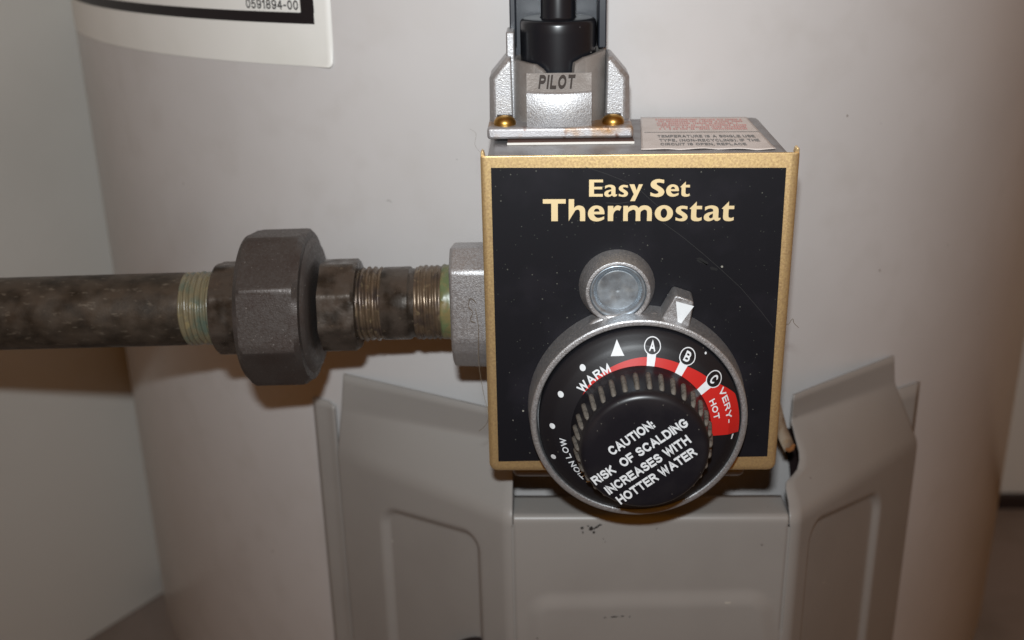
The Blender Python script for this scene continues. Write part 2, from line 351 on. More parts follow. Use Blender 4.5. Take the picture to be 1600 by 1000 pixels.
# rating label with rounded, slightly lifted lower right corner
bm = B(); rows = []
for j in range(25):
    zz = [0, .15, .4, .7, 1.1, 1.6, 2.2, 3, 4, 6, 9, 14][j] if j < 12 else 14 + (j-11)*4
    row = []
    for i in range(61):
        aR = -19.65 - (max(0, 1.6 - math.sqrt(max(0, 1.6**2 - max(0, 1.6-zz)**2)))/RT*57.3 if zz < 1.6 else 0) + .004*zz
        tt = (i/60)**.6
        aa = -78 + (aR+78)*tt
        lift = .18 + max(0, 1-(abs(aa-aR)*4.2/7 + zz/7))*1.1
        row.append(T(aa, 63.4+zz, RT+lift))
    rows.append(row)
grid(bm, rows); NC.add(id(bm))
lab = part('rating_label', bm, STICKER, tank)
so = lab.modifiers.new('thickness', 'SOLIDIFY'); so.thickness = .12*S; so.offset = -1
bm = B(); wrap(bm, -74, -21.15, 77.35, 81.0, RT+.26, 60, 1); wrap(bm, -22.35, -21.1, 81.0, 118, RT+.26, 2, 1)
printed('label_border', bm, BLACKINK, lab, Vector((-.3, -1, 0)))
bm = B(); V, F = fit_text('0591894-00', 1, 3.15, .165, .16)
lay(bm, (V, F), lambda x, y: T(-27.75 + x*5.2, 81.8 + y, RT+.28))
printed('printed_number', bm, BLACKINK, lab, Vector((-.3, -1, 0)))

# ================================================================== BURNER ACCESS COVER
cov = thing('access_cover', 'grey painted sheet metal cover with angled sides below the thermostat dial', 'access cover', (8, 22, -175))
ZB = -190.0
FL, FR = Vector((-40.1, 22)), Vector((57.5, 22)); SL = T(-21.8, 0, 244.5).to_2d(); SR = T(34, 0, 244.5).to_2d()
def sstep(x): x = max(0, min(1, x)); return x*x*(3-2*x)
def rbox(u, z, poly):   # signed distance inside a rounded region given as (list of half planes n.x<d, rounding)
    ds = [(d - (a*u + b*z)) for a, b, d in poly[0]]; r = poly[1]
    q = [r - x for x in ds]; pos = math.sqrt(sum(max(0, x)**2 for x in q))
    return r - (pos if pos > 0 else max(q))
def plane(p, q):        # half plane left of the line p->q
    (x0, y0), (x1, y1) = p, q; a, b = (y1-y0), -(x1-x0); L = math.hypot(a, b); a /= L; b /= L
    return (a, b, a*x0+b*y0)
# recessed panels in facet coordinates (u = distance from the fold, z)
LEFTP = ([plane((12.9, -250), (13.5, -90)), plane((17, -92), (57, -97.6)), plane((61, -100), (61, -250))], 7)
RIGHTP = ([plane((11.4, -250), (10.8, -86)), plane((12, -87.0), (66, -99.6)), plane((68, -90), (68, -250))], 8)
# orientation fix: keep the sign that contains the test point
def orient(P, pt): return ([(a, b, d) if a*pt[0]+b*pt[1] < d else (-a, -b, -d) for a, b, d in P[0]], P[1])
LEFTP, RIGHTP = orient(LEFTP, (35, -150)), orient(RIGHTP, (40, -150))
CENTP = orient(([plane((-28, -112), (47, -110.2)), plane((-31, -112), (-34, -200)), plane((48.5, -110), (52.5, -135))], 6), (5, -150))
def emboss(P, u, z, depth, width, lvl=None): return depth*sstep((rbox(u, z, P)+width/2)/width)
def bez(a, b, c, k): return [a*(1-t)**2 + b*2*t*(1-t) + c*t*t for t in [i/k for i in range(k+1)]]
def arc_path(A, F, C, r, na, nb):
    """from A along the facet to the rounded fold at F, ending tangent to the line F->C: list of (point, outward normal, u)"""
    d1 = (F-A).normalized(); d2 = (C-F).normalized(); ang = d1.angle(d2); t = r*math.tan(ang/2); out = []
    P1 = F - d1*t; L = (P1-A).length
    for i in range(na): out.append((A + d1*L*i/na, (F-(A + d1*L*i/na)).length, i/na*.97))
    for i, q in enumerate(bez(P1, F, F + d2*t, nb)): out.append((q, t*(1-2*i/nb), .97 + .03*i/nb))
    return out
RF, RR = 6.0, 3.4
def side(A, F, C, P, Zs, Zc, base, top, notch):
    """one wing: vertical facet, bend at the ridge, roof sloping back to a straight lip; base/top = (outer, inner) lip points"""
    path = arc_path(A, F, C, RF, 118, 12); rows = []
    N = []
    for i, (p, u, s) in enumerate(path):
        q = path[min(i+1, len(path)-1)][0] - path[max(i-1, 0)][0]; nrm = Vector((q.y, -q.x)).normalized()
        if nrm.y > 0: nrm = -nrm
        N.append(nrm)
    d3 = Vector((A.x-F.x, A.y-F.y, Zs-Zc)).normalized(); t3 = (base[0]-base[1]).normalized()
    for i, (p, u, s) in enumerate(path):
        Zr = Zs + (Zc-Zs)*s; nrm = N[i]; col = []; wt = sstep((s-.70)/.28)
        for j in range(132):
            z = ZB + (Zr - RR - ZB)*j/131
            q = p - nrm*emboss(P, u, z, 2.2, 4.0); col.append(Vector((q.x, q.y, z)))
        rid = Vector((p.x, p.y, Zr)); tk = base[0].lerp(base[1], s); tp = top[0].lerp(top[1], s)
        dr = tk - rid; L = dr.length; f = min(RR/L, .4)
        sh = (lambda t: (d3*max(0, 1-t) + t3*min(1, t))*notch(t)*wt) if notch else (lambda t: Vector((0, 0, 0)))
        col += bez(Vector((p.x, p.y, Zr-RR)), rid, rid + dr*f, 8)[1:]
        for k in range(1, 56):
            tt = f + (1-f-.05)*k/56
            col.append(rid + dr*tt + sh(tt))
        col += [q + sh(1.0) for q in bez(rid + dr*.95, tk, tk + (tp-tk)*.16, 5)]
        col += [tk + (tp-tk)*.45 + sh(1.08), tk + (tp-tk)*.75 + sh(1.15), tp + sh(1.2)]
        rows.append(col)
    return rows
def notchR(t):
    K = [(0, 0), (.05, 0), (.15, .2), (.30, -.4), (.355, .2), (.39, 4.6), (.43, 7.6), (.52, 9.3), (.62, 9.4), (.80, 7.8), (1.0, 6.5), (1.25, 5.4)]
    for i in range(len(K)-1):
        if t <= K[i+1][0] or i == len(K)-2:
            k = (t-K[i][0])/(K[i+1][0]-K[i][0]); return K[i][1] + (K[i+1][1]-K[i][1])*k
rL = side(SL, FL, FR, LEFTP, -82, -79, (Vector((-103.6, 74.9, -64.0)), Vector((-38, 42.6, -61.5))), (Vector((-101.6, 73.9, -49.0)), Vector((-38, 39.2, -48.6))), None)
rR = side(SR, FR, FL, RIGHTP, -91, -79, (Vector((107.4, 92.2, -62.0)), Vector((55.7, 53.4, -60.5))), (Vector((105.6, 90.6, -50.2)), Vector((55.7, 50.2, -49.0))), notchR)
# front panel with its shelf bent back under the dial
tL = RF*math.tan((FL-SL).angle(FR-FL)/2); tR = RF*math.tan((SR-FR).angle(FR-FL)/2)
rows = []; nx = 126
for i in range(nx+1):
    x = FL.x + tL + (FR.x - tR - FL.x - tL)*i/nx; col = []
    xs = max(FL.x+tL+.3, min(FR.x-tR-.28, x))
    for j in range(132):
        z = ZB + (-82.4-ZB)*j/131
        col.append(Vector((x, 22 - emboss(CENTP, x, z, 1.5, 7), z)))
    col += bez(Vector((xs, 22, -81.4)), Vector((xs, 22, -79)), Vector((xs, 24.0, -79)), 9)
    for k in range(1, 7): col.append(Vector((xs, 24.0 + 11.5*k/6, -79 + .03*sin(x*.3))))
    rows.append(col)
bm = B(); grid(bm, rows); grid(bm, rL); grid(bm, rR[::-1]); NC.add(id(bm))
bmesh.ops.recalc_face_normals(bm, faces=bm.faces)
fp = part('folded_sheet', bm, COVERM, cov, smooth=60, weld=.02)
so = fp.modifiers.new('sheet', 'SOLIDIFY'); so.thickness = .8*S; so.offset = 0
# narrow flange lying on the tank along the left side
bm = B(); rows = []
for j in range(41):
    z = -61.6 + (ZB+61.6)*j/40
    rows.append([T(-24.35 + (2.4)*i/6, z - (.8 if i > 4 and j == 0 else 0) - (.5*i/6 if j == 0 else 0), RT+1.3 + (.9*max(0, i-4)/2)) for i in range(7)])
grid(bm, rows); NC.add(id(bm))
o = part('flange', bm, COVERM, cov, smooth=50); so = o.modifiers.new('sheet', 'SOLIDIFY'); so.thickness = .8*S; so.offset = 0
bm = B(); rows = []
for j in range(21):
    z = -65.5 + (ZB+65.5)*j/20
    rows.append([T(30.8 + 3.2*i/6, z, RT+1.4) for i in range(7)])
grid(bm, rows); NC.add(id(bm))
o = part('flange', bm, COVERM, cov, smooth=50); so = o.modifiers.new('sheet', 'SOLIDIFY'); so.thickness = .8*S; so.offset = 0
# chips and scuffs in the paint
for cx, cz, rx, rz, ro in ((-9.6,-82.6,1.5,.35,.5),(-11.6,-83.2,.9,.8,.3),(-10.6,-84.6,.5,.5,0),(-14.6,-83.0,.7,.45,.2),(-14.3,-84.6,.25,.6,0),(-12.6,-82.2,.4,.25,0),(-8.4,-81.7,.8,.25,.1),(-7.4,-87.2,.2,.2,0),(-6.7,-88.3,.18,.18,0),(10.5,-83.2,.28,.25,0),
                           (-3.2,-117.7,1.6,.28,.05),(-.5,-117.4,.9,.2,0),(2.0,-117.6,.35,.2,0),(-6.5,-118,.5,.18,0)):
    bm = B(); yy = 21.42 if cz > -100 else 19.95
    prism(bm, blob(cx, cz, rx, rz, rot=ro), xz(yy), xz(yy-.04))
    part('paint_chip', bm, CHIPM, cov, smooth=0)
bm = B(); prism(bm, [(34.4,-114.9),(36.4,-115.1),(36.6,-111.9),(34.6,-111.7)], xz(20.35), xz(20.30)); part('pale_scuff', bm, SCUFFM, cov, smooth=0)
# dark round stud poking out low on the cover
t = thing('round_stud', 'dark rounded stud cut off by the bottom edge of the photo, under the grey cover', 'stud', (-52.5, 16, -148))
bm = B(); lathe_y(bm, [(30, 10), (16, 10), (12.5, 9.2), (10.6, 7), (10, 3), (9.9, .1)], (-52.5, -148), 40, cap1=True); part('head', bm, DARK, t)
bm = B(); lathe_y(bm, [(33, 12.0), (30.2, 12.0), (29.8, 11.4), (29.8, 10)], (-52.5, -148), 40); part('collar', bm, DARK, t)

# ================================================================== THERMOSTAT GAS VALVE
val = thing('gas_control_valve', 'square gold framed black thermostat box with a round temperature dial', 'thermostat', (0, 28, -50))
# --- body casting
bm = box(B(), -42.6, 42.7, 1.2, 56, -46.5, 48.7); part('body', bm, BODYD, val, bevel=2.4, seg=4)
bm = box(B(), -37.5, 37.6, 14, 57, -60, -46.4); part('lower_body', bm, BODYD, val, bevel=2.5, seg=3)
bm = box(B(), -14, 14, 56, 64, -14, 14); part('mounting_neck', bm, BODYD, val, bevel=2)
bm = box(B(), -37.0, -.2, 17.6, 46, 48.75, 49.75); o = part('gasket', bm, RUSTSHADE, val, bevel=.1)
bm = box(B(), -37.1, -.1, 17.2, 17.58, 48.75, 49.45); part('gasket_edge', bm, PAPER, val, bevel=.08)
# --- gold front plate: bent sides, rounded lower corners
def rrect(x0, x1, z0, z1, rb, rtop, k=7):
    P = []
    for cx, cz, r, a0 in ((x0+rb, z0+rb, rb, 180), (x1-rb, z0+rb, rb, 270), (x1-rtop, z1-rtop, rtop, 0), (x0+rtop, z1-rtop, rtop, 90)):
        for i in range(k+1): P.append((cx + r*cos(rad(a0+90*i/k)), cz + r*sin(rad(a0+90*i/k))))
    return P
bm = B(); rows = []
for ins, y in ((1.9, 0), (1.25, .05), (.65, .28), (.25, .75), (.05, 1.4), (0, 2.2)):
    rows.append([(p[0], y if p[1] < 48 else y*.25, p[1]) for p in rrect(-44+ins, 44-ins, -49.6+ins, 49.55-ins*.12, max(.5, 2.6-ins), .45)])
rows.append([(p[0], 13 if p[1] < 48 else .62, p[1]) for p in rrect(-44, 44, -49.6, 49.55, 2.6, .45)])
vs = grid(bm, rows, True); bm.faces.new(vs[0])
fpl = part('front_plate', bm, GOLD, val, smooth=50)
for sx in (-1, 1):
    bm = B(); prism(bm, [(sx*43.9, 49.2), (sx*42.7, 49.2), (sx*43.0, 50.6), (sx*43.5, 51.0), (sx*43.9, 50.5)], xz(.35), xz(3.2)); part('ear', bm, GOLD, fpl, bevel=.15)
bm = B(); prism(bm, [(-41.1,46.3),(40.5,45.35),(41.0,-44.4),(-41.1,-45.9)], xz(-.02), xz(-.08)); pan = part('black_panel', bm, PANEL, val, smooth=0)
# --- printed title
bm = B(); x = 0
for ch, adv in zip('Thermostat', (0, 114, 199, 287, 355, 494, 586, 646, 711, 787)):
    lay(bm, glyph_mesh(ch), lambda u, v, a=adv: (-26.75 + (u+a)*.0636, -.11, 30.75 - (u+a)*.0005 + v*.0640))
for ch, adv in zip('EasySet', (0, 88, 170, 230, 351, 440, 520)):
    lay(bm, glyph_mesh(ch), lambda u, v, a=adv: (-13.8 + (u+a)*.0487, -.11, 37.75 - (u+a)*.0004 + v*.0487))
printed('title_lettering', bm, GOLDINK, pan, Vector((0, -1, 0)))
# scratches on the panel
def ribbon(bm, pts, w_, y):
    for a, b in zip(pts, pts[1:]):
        d = Vector((b[0]-a[0], b[1]-a[1])).normalized(); n_ = Vector((-d.y, d.x))*w_/2
        vs = [bm.verts.new((a[0]+n_.x, y, a[1]+n_.y)), bm.verts.new((b[0]+n_.x, y, b[1]+n_.y)), bm.verts.new((b[0]-n_.x, y, b[1]-n_.y)), bm.verts.new((a[0]-n_.x, y, a[1]-n_.y))]
        bm.faces.new(vs)
SCR = mat('scratch', (.030, .030, .029), .6)
bm = B()
ribbon(bm, [(-15, 46.3), (-9, 44.2), (-3, 41.7), (0, 39.9), (3, 37.0), (7, 33.5)], .09, -.095)
ribbon(bm, [(7, 30), (13, 25.5), (19, 20.4), (24, 15.9), (30, 10.2), (36, 3.2), (40, -2)], .10, -.095)
ribbon(bm, [(-9, 35.9), (-5.6, 35.7), (-2.5, 36.1)], .12, -.095)
ribbon(bm, [(2.5, 34.8), (5.2, 31.6)], .16, -.096)
printed('scratch', bm, SCR, pan, Vector((0, -1, 0)))
SMU = mat('dark_smudge', (.004, .004, .005), .7)
for q in ((18.5, 18.5, 2.4, .7, -.5), (22, 16.2, 1.4, .5, -.3), (-12.4, 19.5, 1.4, .18, 0)):
    P = blob(*q[:4], 14, q[4]); bm = B(); bm.faces.new([bm.verts.new((p[0], -.094, p[1])) for p in P]); printed('smudge', bm, SMU, pan, Vector((0, -1, 0)))
# --- warning sticker on top
Z0 = 48.82
sp4 = [(4.6, 55.5), (38.2, 53.5), (38.8, 7.2), (1.2, 9.0)]
def stk(u, v): return Vector((4.6 + (38.2-4.6)*u + (1.2-4.6)*(1-v) + ((38.8-38.2)-(1.2-4.6))*u*(1-v), 55.3 + (53.6-55.3)*u + (9.0-55.3)*(1-v) + ((7.2-53.6)-(9.0-55.3))*u*(1-v), 0))
bm = B(); rows = []
for j in range(31):
    v = j/30; rows.append([stk(u, v - (.008*sin(u*9)+.006*sin(u*23))*(1-v)) + Vector((0, 0, Z0 + .12 + .25*max(0, .12-v)*8*abs(sin(u*11)) )) for u in [i/40 for i in range(41)]])
grid(bm, rows); NC.add(id(bm))
ws = part('warning_sticker', bm, LABELM, val); so = ws.modifiers.new('thickness', 'SOLIDIFY'); so.thickness = .12*S; so.offset = -1
def st3(u, v): p = stk(u, v); return (p.x, p.y, Z0+.2)
bm = B()
for r_ in range(6):         # worn red lines, too faint to read
    v0 = .93 - r_*.062; u = .14 + .004*r_
    while u < .93 - (.06 if r_ == 2 else 0):
        l = random.uniform(.007, .018); q = [st3(u, v0), st3(u+l, v0), st3(u+l, v0-.036), st3(u, v0-.036)]
        if random.random() > .12: bm.faces.new([bm.verts.new(p) for p in q])
        u += l + random.uniform(.004, .008)
printed('red_print', bm, PINK, ws, Vector((0, 0, 1)))
bm = B(); bm.faces.new([bm.verts.new(st3(u, v)) for u, v in ((.03, .50), (.995, .515), (.995, .503), (.03, .488))])
for s_, u0, wd, v0, h in (('TEMPERATURE IS A SINGLE USE', .135, .79, .335, .075), ('TYPE, (NON-RECYCLING). IF THE', .145, .79, .215, .075), ('CIRCUIT IS OPEN, REPLACE', .15, .66, .105, .07)):
    lay(bm, fit_text(s_, wd, h, .22, .16), lambda x, y: st3(u0+x, v0+y), (0, 0, 1))
printed('black_print', bm, GREYINK, ws, Vector((0, 0, 1)))
# --- inlet boss on the left
IB = [(10,12.3),(10,-9.8),(11.2,-14.5),(14.5,-19.4),(19,-22.6),(41,-22.6),(48,-16),(48,6),(43,11.0),(30,15.4),(17.5,18.0)]
bm = B(); prism(bm, IB, lambda p: (-42, p[0], p[1]), lambda p: (-55.2, p[0]+.3, p[1]*.99)); part('inlet_boss', bm, CAST, val, bevel=1.1, seg=3, smooth=45, ang=12)
# --- dial housing: cup, reset boss, pointer
CX, CZ = .75, -27.2; DX, DZ = 1.0, -27.6
bm = B(); lathe_y(bm, [(-.05, 32.5), (-2, 32.3), (-9.2, 31.75), (-9.85, 31.6), (-10.08, 31.3), (-10.12, 30.9), (-10.1, 30.15), (-9.85, 29.85), (-6, 29.6), (-5.8, 29)], (CX, CZ), 160)
for f in bm.faces: pass
hou = part('dial_housing', bm, CAST, val, smooth=35)
bm = B(); prism(bm, [(-15.5,-.5),(-13,2.5),(-9,4.5),(5,4.8),(8,3.8),(13,2.2),(13,-2),(-14,-3)], xz(-.1), xz(-6.2)); part('web', bm, CAST, hou, bevel=1.2, seg=3)
bm = B(); prism(bm, [(6.2,3.2),(10.2,10.7),(10.9,11.0),(15.6,9.3),(16.0,8.6),(15.0,1.0),(12,-1.5),(8,-.5)], lambda p: (p[0], -.1, p[1]), lambda p: (10.9+(p[0]-10.9)*.93, -7.6, 4.6+(p[1]-4.6)*.96)); ptr = part('pointer', bm, CAST, hou, bevel=.5, seg=2)
bm = B(); prism(bm, [(10.6,9.1),(15.7,7.6),(11.5,1.2)], xz(-7.62), xz(-7.72)); part('white_arrow', bm, WHITE, ptr, smooth=0)
BX, BZ = -5.65, 11.25
bm = B(); lathe_y(bm, [(-.05, 10.95), (-.8, 10.8), (-5.9, 9.3), (-6.2, 9.12), (-6.27, 8.9), (-6.27, 8.3), (-6.1, 8.08), (-5.0, 8.03), (-4.6, 8.0)], (BX, BZ), 96)
boss = part('reset_boss', bm, CAST, hou, smooth=35)
pp = [(-4.6, 8.02), (-5.35, 7.95), (-5.6, 7.7), (-5.5, 7.3), (-5.0, 6.7), (-4.3, 6.2), (-4.0, 5.9)]
r_ = 5.7
while r_ > .5: pp += [(-4.0 + .06*(5.7-r_) - .055*(1 if int(r_*10/3) % 2 else 0), r_)]; r_ -= .30
pp += [(-3.66, .3), (-3.62, .05)]
bm = B(); lathe_y(bm, pp, (BX, BZ), 72, cap1=True)
part('plug', bm, ZINC, boss, smooth=60)
# --- dial disc (shallow cone) and its print
def cone(r):
    P = [(0, -15.2), (19.7, -15.0), (25.4, -13.0), (29.45, -9.9)]
    for (a, ya), (b, yb) in zip(P, P[1:]):
        if r <= b: return ya + (yb-ya)*(r-a)/(b-a)
    return -9.9
bm = B(); lathe_y(bm, [(cone(r), r) for r in (16, 18, 19.7, 20.5, 22, 24, 25, 25.8, 27, 28, 29.0)] + [(-9.6, 29.45), (-6, 29.5)], (DX, DZ), 160)
dial = part('dial_disc', bm, DISC, val, smooth=40)
def pol(r, a, lift=.07): return (DX + r*sin(rad(a)), cone(r)-lift, DZ + r*cos(rad(a)))
def ring(bm, a0, a1, fi, fo, n=60, m=6, lift=.05):
    grid(bm, [[pol(fi(a)+(fo(a)-fi(a))*j/m, a, lift) for a in [a0+(a1-a0)*i/n for i in range(n+1)]] for j in range(m+1)])
def lerp(P):
    def f(a):
        for (x0, y0), (x1, y1) in zip(P, P[1:]):
            if a <= x1: return y0 + (y1-y0)*max(0, a-x0)/(x1-x0)
        return P[-1][1]
    return f
bm = B(); ring(bm, -63, 96, lerp([(-63, 19.75), (96, 19.75)]), lerp([(-63, 19.8), (-46, 20.75), (-22, 21.5), (0, 22.4), (30, 22.9), (41, 23.7), (50, 24.4), (56, 25.2), (62, 26.6), (71, 28.75), (96, 28.95)]), 110, 8)
printed('red_band', bm, RED, dial, Vector((0, -1, 0)))
def arc_text(bm, s, a0, a1, r, h, bold, lift=.09, wfac=None):
    """letters along an arc, tops outward, from angle a0 to a1"""
    V, F = fit_text(s, 1, 1, bold, .17)
    lay(bm, (V, F), lambda x, y: pol(r + y*h, a0 + (a1-a0)*x, lift))
def flat_text(bm, s, x0, x1, r, h, a, bold, lift=.1):
    """straight text whose up direction is the radius at angle a"""
    V, F = fit_text(s, x1-x0, h, bold); er = (sin(rad(a)), cos(rad(a))); et = (cos(rad(a)), -sin(rad(a)))
    def fn(x, y):
        X = er[0]*(r+y) + et[0]*(x0+x); Z = er[1]*(r+y) + et[1]*(x0+x); return (DX+X, cone(math.hypot(X, Z))-lift, DZ+Z)
    lay(bm, (V, F), fn)
bm = B(); arc_text(bm, 'WARM', -55, -25.5, 20.3, 2.45, .2); printed('dial_wording', bm, WHITE, dial, Vector((0, -1, 0)))
bm = B(); arc_text(bm, 'VERY-', 62.2, 87.5, 24.75, 1.75, .19)
arc_text(bm, 'HOT', 65.5, 82, 21.1, 1.75, .19); printed('dial_wording', bm, WHITE, dial, Vector((0, -1, 0)))
bm = B(); arc_text(bm, 'ATION LOW', -141.5, -98, 21.9, 1.8, .17)
printed('dial_wording', bm, WHITE, dial, Vector((0, -1, 0)))
for a in (6.4, 30.2, 54.0):      # lettered circles on white stems
    bm = B(); ring(bm, a-3.1, a+3.1, lambda q: 19.9, lambda q: 23.4, 4, 4, .10); printed('white_stem', bm, WHITE, dial, Vector((0, -1, 0)))
    c = Vector((25.4*sin(rad(a)), 25.4*cos(rad(a))))
    def cc(rr, th, l): X = c.x + rr*cos(th); Z = c.y + rr*sin(th); return (DX+X, cone(math.hypot(X, Z))-l, DZ+Z)
    bm = B(); grid(bm, [[cc(rr, 2*pi*k/40, .13) for k in range(40)] for rr in (.02, .8, 1.5, 2.2)], True); printed('black_circle', bm, DISC, dial, Vector((0, -1, 0)))
    bm = B(); grid(bm, [[cc(rr, 2*pi*k/40, .14) for k in range(40)] for rr in (2.12, 2.38)], True)
    ch = {6.4: 'A', 30.2: 'B', 54.0: 'C'}[a]; flat_text(bm, ch, -.85, .85, 24.1, 2.7, a, .2, .19); printed('circled_letter', bm, WHITE, dial, Vector((0, -1, 0)))
for a, r, sz in ((-41.7, 25.2, .85), (-65.5, 25.3, .85), (-89.3, 25.5, .8), (-112.5, 27.3, .75), (39.5, 28.6, .3)):
    bm = B(); q = pol(r, a); grid(bm, [[(q[0]+rr*cos(2*pi*k/20), q[1]-.05+.0*k, q[2]+rr*1.1*sin(2*pi*k/20)) for k in range(20)] for rr in (.02, sz)], True)
    for v in bm.verts: v.co.y = cone(math.hypot(v.co.x-DX, v.co.z-DZ))-.09
    printed('white_dot', bm, WHITE, dial, Vector((0, -1, 0)))
bm = B(); tri = [Vector((r*sin(rad(a)), r*cos(rad(a)))) for r, a in ((27.7, -14.9), (23.3, -12.6), (24.2, -21.6))]
rows = []
for j in range(11):
    A_, B_ = tri[0].lerp(tri[1], max(j, .02)/10), tri[0].lerp(tri[2], max(j, .02)/10); rows.append([(DX+q.x, cone(q.length)-.09, DZ+q.y) for q in [A_.lerp(B_, i/10) for i in range(11)]])
grid(bm, rows)
printed('white_triangle', bm, WHITE, dial, Vector((0, -1, 0)))
bm = B(); bm.faces.new([bm.verts.new(pol(r, a, .06)) for r, a in ((27.0, 96.5), (27.5, 96.5), (27.3, 100), (26.9, 100))]); printed('white_tick', bm, WHITE, dial, Vector((0, -1, 0)))
# --- knob with grip ribs and caution text
KY = -29.0
kp = [(-14.2, 20.3), (-15.1, 20.1), (-15.9, 19.75), (-17.4, 19.4), (-26.5, 18.15), (-27.5, 17.9), (-28.2, 17.5), (-28.7, 16.9), (KY, 16.1), (KY+.02, 12), (KY+.03, 5), (KY+.03, .05)]
bm = B(); lathe_y(bm, kp, (DX, DZ), 144, cap1=True); knob = part('knob', bm, KNOB, val, smooth=60)
me0 = None; NR = 34
for k in range(NR):
    a = 2*pi*(k+.35)/NR
    if me0 is None:
        bm = B(); rows = []
        for i, (y, h, hw) in enumerate(((-18.0, -.4, .30), (-18.3, .45, .68), (-19.2, .90, .84), (-22, .92, .84), (-25.2, .90, .82), (-26.2, .58, .66), (-26.6, -.4, .30))):
            rr = 19.4 - (-17.4-y)/9.1*1.25
            rows.append([(hw*sin(th), y, rr - .5 + (h+.5)*cos(th)) for th in [-pi/2 + pi*j/8 for j in range(9)]])
        grid(bm, rows)
        for v in bm.verts: v.co *= S
        for f in bm.faces: f.smooth = True
        bmesh.ops.recalc_face_normals(bm, faces=bm.faces); me0 = bpy.data.meshes.new('grip_rib'); bm.to_mesh(me0); bm.free(); me0.materials.append(DUSTY)
    o = bpy.data.objects.new('grip_rib', me0); COL.objects.link(o); o.parent = knob; ORG[o.name] = ORG[knob.name]
    o.location = (Vector((DX, 0, DZ)) - ORG[knob.name])*S; o.rotation_euler = (0, a, 0)
bm = B(); TA = rad(31.5)
def kt(ox, oz, ta): return lambda x, y: (DX + ox + x*cos(ta) - y*sin(ta), KY-.07, DZ + oz + x*sin(ta) + y*cos(ta))
for s_, p0, p1, h in (('CAUTION:', (-8.9, -.9), (2.8, 8.0), 2.9), ('RISK  OF SCALDING', (-13.4, -10.2), (12.0, 8.5), 2.9), ('INCREASES WITH', (-9.6, -13.3), (12.8, 3.3), 2.9), ('HOTTER WATER', (-6.3, -16.4), (14.6, -.5), 2.9)):
    d = Vector(p1)-Vector(p0); lay(bm, fit_text(s_, d.length, h, .225, .09), kt(*p0, math.atan2(d.y, d.x)))
printed('caution_lettering', bm, WHITE, knob, Vector((0, -1, 0)))

# ================================================================== PILOT HOUSING on top of the valve
ph = thing('pilot_housing', 'rough silver cast bracket marked PILOT screwed to the top of the box', 'pilot bracket', (-21.7, 32, 50))
bm = box(B(), -43.0, -.2, 20, 46, 49.8, 53.3); part('flange', bm, RUSTCAST, ph, bevel=.9, seg=3)
for sx in (-1, 1):
    X = lambda d: -21.7 + sx*d
    P = [(15.0, 53.2), (21.0, 53.2), (20.8, 66.2), (15.6, 72.2), (14.2, 72.2), (13.8, 53.2)]
    Q = [(15.0, 53.2), (19.4, 53.2), (19.2, 65.8), (15.0, 70.6), (14.2, 70.6), (13.8, 53.2)]
    bm = B(); vs = grid(bm, [[(X(d), y, z) for d, z in K] for y, K in ((29.5, Q), (31.0, P), (44, P))], True); bm.faces.new(vs[0]); bm.faces.new(vs[-1][::-1])
    part('gusset', bm, CAST, ph, bevel=.45, seg=2)
PCX, PCY = -21.9, 38.5
# collar wall: height depends on angle (0 = front)
top = lerp([(-180, 70.8), (-90, 70.7), (-56, 70.8), (-30, 70.4), (-21, 69.2), (-16.5, 68.2), (-15.5, 61), (17.5, 61), (18.4, 68.4), (19.4, 70.9), (34, 72.2), (60, 72.9), (180, 73.2)])
bm = B(); rows = []
angs = [-150 + 300*i/300 for i in range(301)]
for ro, f0 in ((14.2, 0), (14.2, 1), (13.8, 1.02), (12.5, 1.02), (12.1, 1), (12.1, 0)):
    rows.append([(PCX + ro*sin(rad(a)), PCY - ro*cos(rad(a)), 53.0 + (top(a)-53.0-(.35 if f0 == 1 else 0))*min(1, f0)) for a in angs])
vs = grid(bm, rows)
for e in (0, -1):
    try: bm.faces.new([r[e] for r in vs])
    except ValueError: pass
part('collar', bm, CASTDUST, ph, smooth=50)
# front block with sloping top that carries the wording
bm = B(); rows = []
for i in range(13):
    x = -31.3 + 18.9*i/12; bul = 1.3*(1-((i-6)/6)**2); yf = 21.2 - bul; zt = 63.5 - .25*(1-((i-6)/6)**2)
    rows.append([(x, yf+.2, 53.1), (x, yf, 53.6), (x, yf-.1, zt-.7), (x, yf+.15, zt-.15), (x, yf+.7, zt+.1), (x, 24.5, 68.2), (x, 24.85, 68.25), (x, 24.9, 67), (x, 24.9, 53.1)])
vs = grid(bm, rows); bm.faces.new(vs[0]); bm.faces.new(vs[-1][::-1])
blk = part('front_block', bm, CAST, ph, smooth=45)
bm = B(); rows = []
for i in range(13):
    x = -31.28 + 18.86*i/12; bul = 1.3*(1-((x+21.85)/9.45)**2); z0 = 63.6-.19*bul
    rows.append([Vector((x, 21.9-bul + (24.5-21.9+bul)*t - .05, z0 + (68.2-z0)*t + .04)) for t in (-.02, .3, .6, 1.0)])
grid(bm, rows); printed('sloping_face', bm, CASTDUST, blk, Vector((0, -1, .5)))
